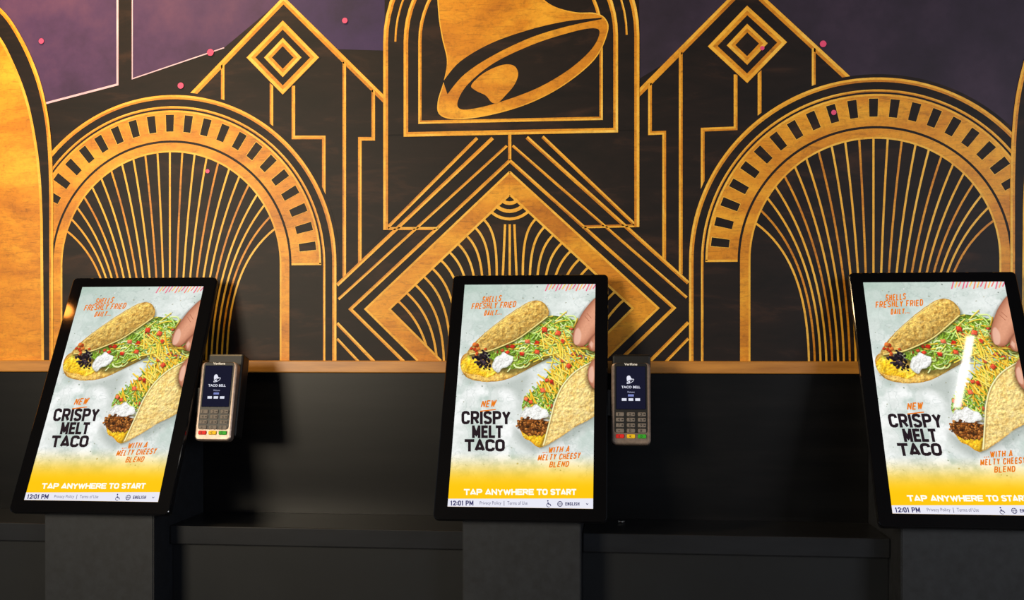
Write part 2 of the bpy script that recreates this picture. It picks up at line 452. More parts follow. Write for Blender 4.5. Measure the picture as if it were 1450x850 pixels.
def solid_strip(pts, w):
    """polyline -> list of small polygons (segment quads + mitred joints), in the same coordinates"""
    out = []
    P = []
    for p in pts:
        if not P or math.hypot(p[0]-P[-1][0], p[1]-P[-1][1]) > 1e-6: P.append(p)
    h = w/2; closed = math.hypot(P[0][0]-P[-1][0], P[0][1]-P[-1][1]) < 1e-6
    D_ = []
    for a, b in zip(P, P[1:]):
        L = math.hypot(b[0]-a[0], b[1]-a[1]); d = ((b[0]-a[0])/L, (b[1]-a[1])/L); D_.append(d)
        nx, ny = -d[1]*h, d[0]*h
        out.append([(a[0]+nx,a[1]+ny),(b[0]+nx,b[1]+ny),(b[0]-nx,b[1]-ny),(a[0]-nx,a[1]-ny)])
    js = [(P[i+1], D_[i], D_[i+1]) for i in range(len(D_)-1)]
    if closed: js.append((P[0], D_[-1], D_[0]))
    for p, d1, d2 in js:
        cr_ = d1[0]*d2[1]-d1[1]*d2[0]
        if abs(cr_) < 1e-4: continue
        s_ = -1 if cr_ > 0 else 1
        n1 = (-d1[1]*h*s_, d1[0]*h*s_); n2 = (-d2[1]*h*s_, d2[0]*h*s_)
        m = (n1[0]+n2[0], n1[1]+n2[1]); ml = math.hypot(*m)
        if ml < 1e-6: continue
        cosv = max(ml/2/h, .62); tip = (p[0]+m[0]/ml*h/cosv, p[1]+m[1]/ml*h/cosv)
        out.append([p, (p[0]+n1[0],p[1]+n1[1]), tip, (p[0]+n2[0],p[1]+n2[1])])
    return out

# ------------------------------------------------------------------ kiosk
KW, KL = .31, .508
alpha = -math.atan2(.234, .451)
KY = -.13
T = Matrix.Translation((0, -.291-KY, 1.041)) @ Matrix.Rotation(alpha, 4, 'X')
P0 = Vector((KX[1], -.291, 1.041)); up = Vector((0, .4606, .8878)); nn = Vector((0, -.8878, .4606))
def S(px, py):
    p = hit(px, py, P0, nn); return (p.x-KX[1], (p-P0).dot(up))
SX0, SX1, SZ0, SZ1 = -.130, .130, .0235, .4855
class Art:
    def __init__(s, depth): s.v = []; s.f = []; s.c = []; s.d = depth
    def add(s, uv, faces, cols):
        b = len(s.v)
        for (u, w), c in zip(uv, cols):
            u = min(max(u, SX0), SX1); w = min(max(w, SZ0), SZ1)
            s.v.append(T @ Vector((u, -s.d, w))); s.c.append((*lin(c), 1))
        s.f += [[b+i for i in f] for f in faces]
        s.d += 6e-6
    def poly(s, pts, col):
        s.add([S(*p) for p in pts], [list(range(len(pts)))], [col]*len(pts))
    def blob(s, x, y, r, col, n=9):
        s.poly([(x+r*math.cos(i*2*math.pi/n), y+r*math.sin(i*2*math.pi/n)) for i in range(n)], col)
    def strip(s, pts, w, col):
        uv = []; fs = []
        for pl in solid_strip(pts, w):
            fs.append(list(range(len(uv), len(uv)+len(pl)))); uv += [S(*p) for p in pl]
        s.add(uv, fs, [col]*len(uv))
    def text(s, txt, x0, x1, y0, y1, col, bold=0, rise=0, slant=0, spacing=1.0):
        vs, fs = text_mesh(txt, bold, spacing)
        s.add([S(x0+a*(x1-x0)+b*slant, y1-b*(y1-y0)-a*rise) for a, b in vs], fs, [col]*len(vs))
    def heavy(s, txt, x0, x1, y0, y1, w, col, gap=.38):
        for q in block(txt, x0, x1, y0, y1, w, gap=gap): s.strip(q, w, col)
    def hand(s, txt, x0, x1, y0, y1, w, col, rise=0, slant=0):
        for q in block(txt, x0, x1, y0, y1, w, gap=.6, jit=.13):
            q = [(x+slant*(y1-y)/(y1-y0), y-rise*(x-x0)/(x1-x0)) for x, y in q]
            s.strip(q, w, col)
    def build(s, name, mat, parent, label=None):
        me = bpy.data.meshes.new(name); me.from_pydata(s.v, [], s.f)
        at = me.color_attributes.new('Col', 'FLOAT_COLOR', 'POINT')
        for i, c in enumerate(s.c): at.data[i].color = c
        me.materials.append(mat); me.update()
        o = link(name, me, parent)
        if label: o['label'] = label
        return o

kiosk = thing('self_service_kiosk', (KX[1], KY, 0), 'black tilted ordering screen on grey pedestal, middle of three, below the mural diamond', 'kiosk', 'self service ordering kiosks')
bm = bmesh.new()
prof = [(-.25,.012),(-.25,1.052),(-.132,1.279),(-.0115,1.279),(-.0115,.012)]
prof = [(y-KY, z) for y, z in prof]
l = [bm.verts.new((-.1075, y, z)) for y, z in prof]; r = [bm.verts.new((.1075, y, z)) for y, z in prof]
bm.faces.new(l); bm.faces.new(r[::-1])
for i in range(5): bm.faces.new((l[i], r[i], r[(i+1)%5], l[(i+1)%5]))
bmesh.ops.bevel(bm, geom=bm.edges[:], offset=.002, segments=2, affect='EDGES')
from_bm('pedestal', bm, M['column'], kiosk)
bm = bmesh.new(); box(bm, -.104, .104, -.247-KY, -.02-KY, 0, .0125); from_bm('base_plate', bm, M['black'], kiosk)
bm = bmesh.new(); rr_solid(bm, 0, KL/2, KW, KL, .009, [(.0045,0),(.010,0),(.026,.006),(.0285,.012)]); bm.transform(T); from_bm('housing', bm, M['shellm'], kiosk)
bm = bmesh.new(); rr_solid(bm, 0, KL/2, KW, KL, .009, [(0,.0018),(.0010,.0004),(.0044,.0)]); bm.transform(T); from_bm('bezel', bm, M['glass'], kiosk)

# ---- the advert on the display: painted as vertex colours on a fine grid
NX, NZ = 520, 924
KS = NX/440.0
rng = np.random.default_rng(5)
def fbm(cell, octv=5, ax=1.0, ay=1.0):
    out = np.zeros((NZ, NX)); amp = 1.0; tot = 0; cell = cell*KS
    for o_ in range(octv):
        gh, gw = int(NZ/cell*ay)+4, int(NX/cell*ax)+4
        g = rng.random((gh, gw))
        yy = np.linspace(0, NZ/cell*ay, NZ); xx = np.linspace(0, NX/cell*ax, NX)
        yi = yy.astype(int); xi = xx.astype(int); fy = yy-yi; fx = xx-xi
        fy = (fy*fy*(3-2*fy))[:,None]; fx = (fx*fx*(3-2*fx))[None,:]
        a = g[yi][:,xi]; b = g[yi][:,xi+1]; c = g[yi+1][:,xi]; d = g[yi+1][:,xi+1]
        out += amp*((a*(1-fx)+b*fx)*(1-fy)+(c*(1-fx)+d*fx)*fy); tot += amp
        amp *= .55; cell = max(cell/2, 1.5)
    return out/tot
IMG = np.zeros((NZ, NX, 3))
n1 = fbm(90); n2 = fbm(40); n3 = fbm(14, 3); n4 = fbm(5, 2)
bump = fbm(9, 3); bump = (bump-np.roll(bump, (2,2), (0,1)))
fine = fbm(4, 2)
vv = np.linspace(1, 0, NZ)[:,None]*np.ones((1,NX)); uu = np.linspace(0, 1, NX)[None,:]*np.ones((NZ,1))
def mix(a, b, t): t = np.clip(t, 0, 1)[..., None]; return a*(1-t)+np.array(b, float)*t
IMG[:] = (220,225,221)
IMG[:] = mix(IMG, (190,204,196), (n1-.47)*4)
IMG[:] = mix(IMG, (241,243,241), (n2-.48)*4.5)
IMG[:] = mix(IMG, (160,184,170), np.clip((vv-.66)*2.2, 0, 1)*(1-uu*.9)*(.4+n2))
vein = np.abs(n1+.3*n2-.65); IMG[:] = mix(IMG, (164,178,172), np.clip(.35-vein*20, 0, .35))
IMG *= (1+(fine-.5)*.05)[..., None]
def cv(p):
    u, w = S(*p); return ((u-SX0)/(SX1-SX0)*NX, (SZ1-w)/(SZ1-SZ0)*NZ)
def win(x0, x1, y0, y1):
    x0 = max(int(x0), 0); y0 = max(int(y0), 0); x1 = min(int(x1)+2, NX); y1 = min(int(y1)+2, NZ)
    if x1 <= x0 or y1 <= y0: return None
    yy, xx = np.mgrid[y0:y1, x0:x1]
    return slice(y0, y1), slice(x0, x1), xx+.5, yy+.5
def put(sl, alpha, col):
    a = np.clip(alpha, 0, 1)[..., None]
    IMG[sl[0], sl[1]] = IMG[sl[0], sl[1]]*(1-a)+np.clip(col, 0, 255)*a
def sdf(pts, pad=4):
    P = np.array([cv(p) for p in pts])
    w_ = win(P[:,0].min()-pad, P[:,0].max()+pad, P[:,1].min()-pad, P[:,1].max()+pad)
    if w_ is None: return None
    xx, yy = w_[2], w_[3]; best = np.full(xx.shape, 1e9); ins = np.zeros(xx.shape, bool)
    for i in range(len(P)):
        x1, y1 = P[i]; x2, y2 = P[(i+1) % len(P)]
        dx, dy = x2-x1, y2-y1; L = dx*dx+dy*dy+1e-9
        t = np.clip(((xx-x1)*dx+(yy-y1)*dy)/L, 0, 1)
        best = np.minimum(best, (xx-x1-t*dx)**2+(yy-y1-t*dy)**2)
        if abs(dy) > 1e-9:
            c_ = ((y1 > yy) != (y2 > yy)) & (xx < dx*(yy-y1)/dy+x1); ins ^= c_
    d = np.sqrt(best); return w_, np.where(ins, d, -d)
def soft(pts, col, blur, amt):
    r = sdf(pts, blur)
    if r: (w_, d) = r; put(w_, np.clip((d+blur)/(2*blur), 0, 1)*amt, np.array(col, float)*np.ones(d.shape+(3,)))
def region(pts, c_in, c_edge, ew=10, tex=.35, mott=None, mamt=.6, bmp=2.2, dirs=None, rag=0):
    """dirs = (dx, dy, amount): brightness ramp across the region"""
    r = sdf(pts)
    if not r: return
    w_, d = r; sl = (w_[0], w_[1])
    d = d+(n3[sl]-.5)*rag
    t = np.clip(d/ew, 0, 1)[..., None]
    col = np.array(c_edge, float)*(1-t)+np.array(c_in, float)*t
    if mott is not None:
        m = np.clip((n3[sl]-.47)*5, 0, 1)[..., None]*mamt; col = col*(1-m)+np.array(mott, float)*m
    lum = 1+bump[sl]*bmp+(n4[sl]-.5)*tex
    if dirs:
        g = (w_[2]*dirs[0]+w_[3]*dirs[1]); gi = g[d > 0]; g = (g-gi.mean())/(np.ptp(gi)+1e-6); lum = lum*(1+dirs[2]*g)
    put(w_, d+.5, col*lum[..., None])
SCL = 2.27*KS
def stroke(pts, w, col, shade=.35, shadow=.45, spec=.25):
    P = [cv(p) for p in pts]; r = w*SCL/2
    xs = [p[0] for p in P]; ys = [p[1] for p in P]
    w_ = win(min(xs)-r-5, max(xs)+r+5, min(ys)-r-5, max(ys)+r+5)
    if w_ is None: return
    xx, yy = w_[2], w_[3]
    def dist(ox, oy):
        bd = np.full(xx.shape, 1e9); bx = np.zeros(xx.shape); by = np.zeros(xx.shape)
        for (x1,y1),(x2,y2) in zip(P, P[1:]):
            dx, dy = x2-x1, y2-y1; t = np.clip(((xx-ox-x1)*dx+(yy-oy-y1)*dy)/(dx*dx+dy*dy+1e-9), 0, 1)
            ex = xx-ox-x1-t*dx; ey = yy-oy-y1-t*dy; d = ex*ex+ey*ey; m = d < bd
            bd = np.where(m, d, bd); bx = np.where(m, ex, bx); by = np.where(m, ey, by)
        return np.sqrt(bd), bx, by
    if shadow:
        d, _, _ = dist(1.4, 2.0); put(w_, np.clip((r+1.6-d)/2.6, 0, 1)*shadow, np.array((56,48,14.))*np.ones(xx.shape+(3,)))
    d, bx, by = dist(0, 0)
    L = -(bx*.6+by*.8)/r
    lum = 1+shade*L; sp = np.clip(L-.35, 0, 1)*spec*255
    put(w_, r-d+.5, np.array(col, float)*lum[..., None]+sp[..., None])
def ball(x, y, r, col, sq=1., ang=0., shade=.4, spec=.3, shadow=.4, rough=.0):
    cx, cy = cv((x, y)); R = r*SCL
    w_ = win(cx-R-5, cx+R+6, cy-R-5, cy+R+7)
    if w_ is None: return
    sl = (w_[0], w_[1])
    def dd(ox, oy):
        ex = w_[2]-cx-ox; ey = w_[3]-cy-oy
        a = (ex*math.cos(ang)+ey*math.sin(ang))/R; b = (-ex*math.sin(ang)+ey*math.cos(ang))/(R*sq)
        return np.sqrt(a*a+b*b)*(1+rough*(n4[sl]-.5)), ex/R, ey/R
    if shadow: d, _, _ = dd(1.6, 2.6); put(w_, np.clip((1.15-d)*R/3, 0, 1)*shadow, np.array((44,30,10.))*np.ones(d.shape+(3,)))
    d, ex, ey = dd(0, 0); L = -(ex*.55+ey*.8)
    lum = 1+shade*L-.15*d*d; sp = np.clip(L-.3, 0, 1)**1.5*spec*255*np.clip(1-d, 0, 1)*2
    put(w_, (1-d)*R+.5, np.array(col, float)*lum[..., None]+sp[..., None])
def patch(x, y, r, col, amt, sq=.6, ang=0.):
    cx, cy = cv((x, y)); R = r*SCL; w_ = win(cx-R, cx+R, cy-R, cy+R)
    if w_ is None: return
    ex = w_[2]-cx; ey = w_[3]-cy
    a = (ex*math.cos(ang)+ey*math.sin(ang))/R; b = (-ex*math.sin(ang)+ey*math.cos(ang))/(R*sq)
    put(w_, np.clip(1-np.sqrt(a*a+b*b), 0, 1)*amt, np.array(col, float)*np.ones(ex.shape+(3,)))
def inside(p, poly):
    x, y = p; c = False; n = len(poly)
    for i in range(n):
        x1, y1 = poly[i]; x2, y2 = poly[(i+1) % n]
        if (y1 > y) != (y2 > y) and x < (x2-x1)*(y-y1)/(y2-y1)+x1: c = not c
    return c
def scatter(poly, n):
    xs = [p[0] for p in poly]; ys = [p[1] for p in poly]; o = []
    while len(o) < n:
        p = (random.uniform(min(xs), max(xs)), random.uniform(min(ys), max(ys)))
        if inside(p, poly): o.append(p)
    return o
def curl(x, y, L, ang, bend, n=5):
    pts = []; a = ang
    x -= L/2*math.cos(ang+bend*n/2); y -= L/2*math.sin(ang+bend*n/2)
    for i in range(n+1):
        pts.append((x, y)); x += L/n*math.cos(a); y += L/n*math.sin(a); a += bend
    return pts
R_ = random.uniform
for _ in range(150):
    x = R_(634, 842); y = R_(406, 668)
    ball(x, y, R_(.4, 1.4), random.choice([(160,174,156),(180,184,164),(150,160,152),(190,182,148),(236,238,236)]), R_(.4,.9), R_(0,3), 0, 0, 0, .8)
for i in range(15):
    x = 774+i*4.8; stroke([(x-1.5, 412-(i%3)*1.5),(x+2.5, 403)], 1.7, random.choice([(240,120,110),(245,190,90),(230,100,130),(250,160,120)]), 0, 0, 0)
soft(catmull([(654,524),(700,544),(748,528),(744,556),(736,580),(728,556),(692,548),(662,540)],True), (132,144,134), 18, .38)
soft(catmull([(728,606),(738,630),(770,640),(842,600),(842,584),(780,622),(750,618)],True), (126,136,128), 16, .45)
# first taco: lower half of the shell with melted cheese
low = catmull([(652,514),(662,500),(692,508),(720,513),(758,490),(800,484),(806,492),(776,508),(744,525),(716,538),(686,541),(660,534)],True,5)
region(low, (226,180,88), (160,108,36), 9, .3, (246,206,112), .6, .9, None, 3)
mc = catmull([(653,514),(663,504),(676,510),(690,520),(704,523),(702,530),(690,535),(676,531),(664,530),(655,524)],True,6)
region(mc, (250,196,40), (222,150,24), 6, .2, (255,220,90), .7, 1.2, (.4,-.8,.2), 5)
GR = [(148,192,54),(116,166,42),(182,216,92),(100,146,40),(208,228,134),(160,202,70),(222,236,164),(134,178,50)]
YL = [(252,208,70),(246,190,46),(255,224,104),(238,176,42),(255,216,88)]
def tomato(x, y, r):
    a = R_(0, 1.5); pts = [(x+r*R_(.7,1.15)*math.cos(a+i*1.57), y+r*.85*R_(.7,1.15)*math.sin(a+i*1.57)) for i in range(4)]
    soft([(p[0]+.7, p[1]+1.2) for p in pts], (50,20,8), 3, .6)
    region(pts, random.choice([(228,70,40),(208,48,28),(238,94,56)]), (170,30,18), 3, .4, (246,140,96), .6, 0, (-.5,-.8,.4), 2)
def shred(p, ang):
    a = R_(*ang); L = R_(8,17); w = R_(1.1,2.6); b = R_(-.35,.35); col = random.choice(GR)
    pts = curl(p[0], p[1], L, a, b, 6)
    pts = [(x+R_(-.5,.5), y+R_(-.5,.5)) for x, y in pts]
    stroke(pts, w, col, .22, .35, .05)
    if w > 1.9: stroke(pts, .5, (232,242,190), 0, 0, 0)
def cheese(p, ang):
    stroke(curl(p[0], p[1], R_(13,27), R_(*ang), R_(-.13,.13)), R_(1.5,2.2), random.choice(YL), .26, .42, .1)
def mixfill(poly, n, pg, py, ang=(-.9,2.2)):
    for p in scatter(poly, n):
        q = random.random()
        if q < pg: shred(p, ang)
        elif q < pg+py: cheese(p, ang)
        else: tomato(p[0], p[1], R_(3.2,5.4))
# second taco's filling (below), cheese tumbling over it
bed2 = catmull([(846,500),(824,510),(800,514),(778,530),(760,550),(742,566),(740,582),(752,590),(776,588),(788,560),(812,536),(846,520)],True,4)
region(bed2, (104,132,36), (74,96,28), 6, .8, (150,176,60), .8, 1.5, None, 6)
mixfill(bed2, 170, .80, .12, (.2,2.4))
pile2 = [(842,500),(812,508),(786,522),(768,542),(762,556),(786,560),(806,538),(842,520)]
mixfill(pile2, 120, .14, .84, (.4,2.1))
# first taco's filling
bed1 = catmull([(690,500),(722,482),(752,462),(774,448),(800,450),(832,462),(846,490),(820,500),(790,502),(764,508),(738,520),(714,522)],True,4)
soft([(x, y+7) for x, y in bed1], (44,48,16), 8, .55)
region(bed1, (104,132,36), (74,96,28), 6, .8, (150,176,60), .8, 1.5, None, 6)
mixfill(bed1, 230, .90, .05, (-1.3,1.0))
up_ = [(706,492),(738,476),(778,454),(812,462),(816,482),(780,490),(745,506),(716,514)]
mixfill(up_, 110, .80, .10, (-1.2,.5))
mixfill([(768,482),(800,468),(836,488),(838,502),(806,512),(780,512)], 90, .18, .78, (-.4,1.7))
for x, y in ((727,493),(745,483),(762,500),(790,474),(803,520),(752,568),(768,552),(738,503),(780,540),(714,503),(770,466),(757,577)): tomato(x+R_(-2,2), y+R_(-2,2), R_(4.2,5.6))
# upper shell
sh1 = catmull([(662,502),(672,486),(690,469),(714,450),(738,434),(753,427),(766,427),(776,437),(775,449),(757,463),(735,478),(712,490),(688,499)],True,6)
soft([(x+1.5, y+3.5) for x, y in sh1], (40,44,14), 8, .6)
region(sh1, (216,178,92), (164,118,44), 8, .34, (182,138,62), .7, 1.1, (.5,.85,-.30), 3)
for p in scatter(sh1, 120): patch(p[0], p[1], R_(1.2,4.5), random.choice([(238,210,138),(172,124,52),(148,98,36),(230,198,118)]), R_(.3,.7), R_(.4,.8), R_(-1,0))
stroke(catmull([(666,502),(690,498),(712,490),(735,479),(757,463),(775,449)],False,5), 2.0, (236,206,122), .35, .3, .1)
stroke(catmull([(670,492),(690,471),(714,452),(738,436),(753,428)],False,5), 1.2, (236,210,134), .2, 0, 0)
# salsa, beans, cream at the near end
for _ in range(14): ball(random.gauss(676,6), random.gauss(494,4), R_(2,3.8), random.choice([(206,84,36),(184,62,28),(222,120,50)]), .8, R_(0,3), .35, .15, .35, .6)
for _ in range(80): ball(random.gauss(684,5.5), random.gauss(510,5), R_(1.8,3.2), random.choice([(30,22,30),(48,36,48),(18,12,18),(60,46,54)]), .65, R_(0,3), .55, .25, .3, .3)
cr1 = catmull([(697,520),(699,511),(703,505),(709,503),(713,499),(720,503),(727,506),(724,514),(718,520),(711,522),(705,528)],True,6)
soft([(x+1, y+2.5) for x, y in cr1], (60,50,20), 4, .5); region(cr1, (238,238,233), (204,206,198), 6, .1, None, 0, .7, (.4,-.8,.12), 5)
for (x, y, r) in ((709,510,3.6),(718,509,3.2)): ball(x, y, r, (242,242,238), .7, -.5, .07, .05, .1, .3)
# second taco
cr2 = catmull([(737,591),(740,583),(745,577),(752,577),(759,573),(767,578),(775,581),(776,590),(768,593),(758,597),(748,595)],True,6)
soft([(x+1, y+3) for x, y in cr2], (60,40,20), 4, .5); region(cr2, (238,238,233), (202,204,196), 6, .1, None, 0, .7, (.4,-.8,.12), 5)
for (x, y, r) in ((749,585,3.4),(762,581,3.4)): ball(x, y, r, (242,242,238), .7, .3, .07, .05, .1, .3)
mc2 = catmull([(738,608),(750,612),(768,612),(776,618),(772,630),(762,634),(752,626),(742,620)],True,6)
region(mc2, (250,192,40), (222,148,22), 6, .2, (255,216,88), .7, 1.2, (.4,-.8,.2), 5)
bf = catmull([(732,600),(740,594),(756,594),(774,596),(778,604),(774,614),(758,617),(742,614)],True,6)
region(bf, (112,62,22), (80,42,14), 5, .8, (150,88,34), .7, 1.5, None, 7)
for p in scatter(bf, 170): ball(p[0]+R_(-2,2), p[1]+R_(-2,2), R_(.9,2.4), random.choice([(128,70,26),(162,94,36),(96,52,20),(188,120,54),(70,38,16)]), R_(.6,1), R_(0,3), .4, .08, .35, .5)
sh2 = catmull([(850,508),(832,516),(812,529),(796,548),(786,570),(780,592),(775,612),(768,632),(786,624),(812,606),(850,578)],True,6)
soft([(x-3, y+2) for x, y in sh2], (60,48,14), 7, .55)
region(sh2, (242,212,136), (206,156,76), 8, .28, (226,186,104), .7, .9, (.8,.6,-.14), 3)
for p in scatter(sh2, 150): patch(p[0], p[1], R_(1.2,4.5), random.choice([(252,236,180),(216,168,90),(202,148,70),(248,226,160)]), R_(.3,.6), R_(.4,.8), R_(-1,0))
stroke(catmull([(846,510),(832,516),(812,529),(796,548),(786,570),(780,592),(770,630)],False,5), 2.2, (252,230,162), .35, .3, .1)
# fingertips on the right edge
def finger(pts, nail, crease):
    soft([(x-2.5, y+3) for x, y in pts], (50,26,14), 9, .6)
    r = sdf(pts); w_, d = r; t = np.clip(d/(26*KS), 0, 1); t = np.sqrt(t)[..., None]
    col = np.array((150,86,62.))*(1-t)+np.array((220,156,124.))*t
    put(w_, d+.5, col*(1+(n4[w_[0], w_[1]]-.5)*.06)[..., None])
    soft(nail, (240,194,172), 2.5, .7)
    for c_ in crease: stroke(c_, .9, (172,106,80), 0, 0, 0)
finger(catmull([(870,412),(846,420),(830,436),(820,452),(812,470),(811,482),(817,490),(828,489),(838,480),(848,466),(870,452)],True,6),
       catmull([(814,470),(819,465),(823,474),(820,487),(813,487)],True,5), [[(828,448),(834,455)],[(831,444),(837,451)]])
finger(catmull([(870,460),(848,470),(838,478),(833,488),(836,496),(846,497),(870,486)],True,6), [(834,488),(837,483),(840,487),(838,494)], [])
finger(catmull([(870,496),(842,508),(833,522),(833,538),(839,549),(848,552),(870,548)],True,6),
       catmull([(834,524),(839,519),(841,531),(839,542),(834,538)],True,5), [])
# yellow fade at the foot
t = np.clip((.235-vv)/.165, 0, 1); IMG[:] = mix(IMG, (252,194,4), t*t*(3-2*t))
IMG = np.clip(IMG, 0, 248)
xs = np.linspace(SX0, SX1, NX); zs = np.linspace(SZ1, SZ0, NZ)
XX, ZZ = np.meshgrid(xs, zs)
Tm = np.array(T)
co = np.stack([XX.ravel(), np.full(XX.size, -.0002), ZZ.ravel(), np.ones(XX.size)], 1) @ Tm.T
me = bpy.data.meshes.new('display_screen')
me.vertices.add(NX*NZ); me.vertices.foreach_set('co', co[:, :3].astype(np.float32).ravel())
idx = np.arange(NX*NZ).reshape(NZ, NX)
quads = np.stack([idx[:-1,:-1], idx[1:,:-1], idx[1:,1:], idx[:-1,1:]], -1).reshape(-1, 4)
nq = len(quads)
me.loops.add(nq*4); me.loops.foreach_set('vertex_index', quads.ravel().astype(np.int32))
me.polygons.add(nq); me.polygons.foreach_set('loop_start', (np.arange(nq)*4).astype(np.int32))
me.update(calc_edges=True)
c_ = IMG.reshape(-1, 3)/255; cl = np.where(c_ <= .04045, c_/12.92, ((c_+.055)/1.055)**2.4)
at = me.color_attributes.new('Col', 'FLOAT_COLOR', 'POINT')
at.data.foreach_set('color', np.concatenate([cl, np.ones((len(cl),1))], 1).astype(np.float32).ravel())
me.materials.append(M['art'])
screen = link('display_screen', me, kiosk)
screen['label'] = 'lit portrait touchscreen showing a taco advert'

OR = (226,120,20)
DT = .0012
tx = Art(DT)
tx.hand('SHELLS', 682, 709, 420.5, 429.5, 1.5, OR, 2, 2.2)
tx.hand('FRESHLY FRIED', 667, 730, 430, 439, 1.5, OR, 3, 2.2)
tx.hand('DAILY...', 685, 710, 440, 448, 1.4, OR, 1.5, 2.2)
tx.build('slogan_text', M['art'], screen, 'orange handwritten slogan above the taco')
tx = Art(DT)
tx.hand('NEW', 680.5, 701, 568, 578, 1.8, OR, 1.4, 3)
tx.strip([(680,583),(702,580.5)], 1.6, OR)
tx.build('slogan_text', M['art'], screen, 'underlined orange handwritten word above the headline')
tx = Art(DT)
tx.hand('...WITH A', 768, 806, 634, 643, 1.6, OR, 2.5, 2.2)
tx.hand('MELTY CHEESY', 761, 821, 644.5, 653.5, 1.6, OR, 3.5, 2.2)
tx.hand('BLEND', 777, 805, 654.5, 663, 1.6, OR, 1.5, 2.2)
tx.build('slogan_text', M['art'], screen, 'orange handwritten slogan below the taco')
hd = Art(DT)
K_ = (34,22,28)
hd.heavy('CRISPY', 653.5, 723, 582.5, 601.5, 3.95, K_, .24)
hd.heavy('MELT', 668.5, 712, 603, 621, 3.95, K_, .24)
hd.heavy('TACO', 658, 715, 622.5, 640, 4.1, K_, .08)
hd.build('headline_text', M['art'], screen, 'heavy black three line headline')
pr = Art(DT)
for wd, a0, a1 in (('TAP',657,683),('ANYWHERE',687,756),('TO',760,775.5),('START',779.5,816)):
    pr.heavy(wd, a0, a1, 693, 701.5, 2.0, (255,252,240), .18)
pr.build('prompt_text', M['art'], screen, 'white prompt line on yellow')
bar = Art(DT-.0005)
bar.poly([(620,706.5),(850,706.5),(850,724),(620,724)], (226,226,238))
NV = (38,34,92)
bar.d = DT
bar.heavy('12:01', 638, 656.5, 709.5, 716.5, 1.4, NV, .5)
bar.heavy('PM', 659.5, 670.5, 709.5, 716.5, 1.4, NV, .5)
bar.text('Privacy Policy', 679.5, 710, 710.5, 716.5, (90,88,120), .0)
bar.text('|', 713.5, 714.3, 710, 717, (110,108,130), 0)
bar.text('Terms of Use', 718.5, 747, 710.5, 715.5, (90,88,120), .0)
bar.heavy('ENGLISH', 800.5, 820.5, 711.8, 716.5, .9, NV, .6)
bar.strip([(830,713.5),(831.5,715.2),(833,713.5)], .8, NV)
bar.strip([p for p in ell(793,714.3,3.4,3.6,0,20)]+[(796.4,714.3)], .8, NV)
bar.strip([p for p in ell(793,714.3,1.5,3.6,0,20)]+[(794.5,714.3)], .6, NV)
bar.strip([(789.6,714.3),(796.4,714.3)], .6, NV)
bar.strip([(776,711.5),(776.3,714.5),(779,714.7),(780.3,717.3)], 1.1, NV)
bar.blob(775.8, 709.9, 1.1, NV, 8)
bar.strip(ell(777,716,2.9,2.6,0,16,60,300), .8, NV)
bar.build('status_bar', M['art'], screen, 'pale strip with clock, links and language choice')

kl = copy_tree(kiosk); kl.location.x = KX[0]
kl['label'] = 'black tilted ordering screen on grey pedestal, leftmost of three, under the left mural arch'
kr = copy_tree(kiosk); kr.location.x = KX[2]
kr['label'] = 'black tilted ordering screen with white light streak on its glass, rightmost of three'

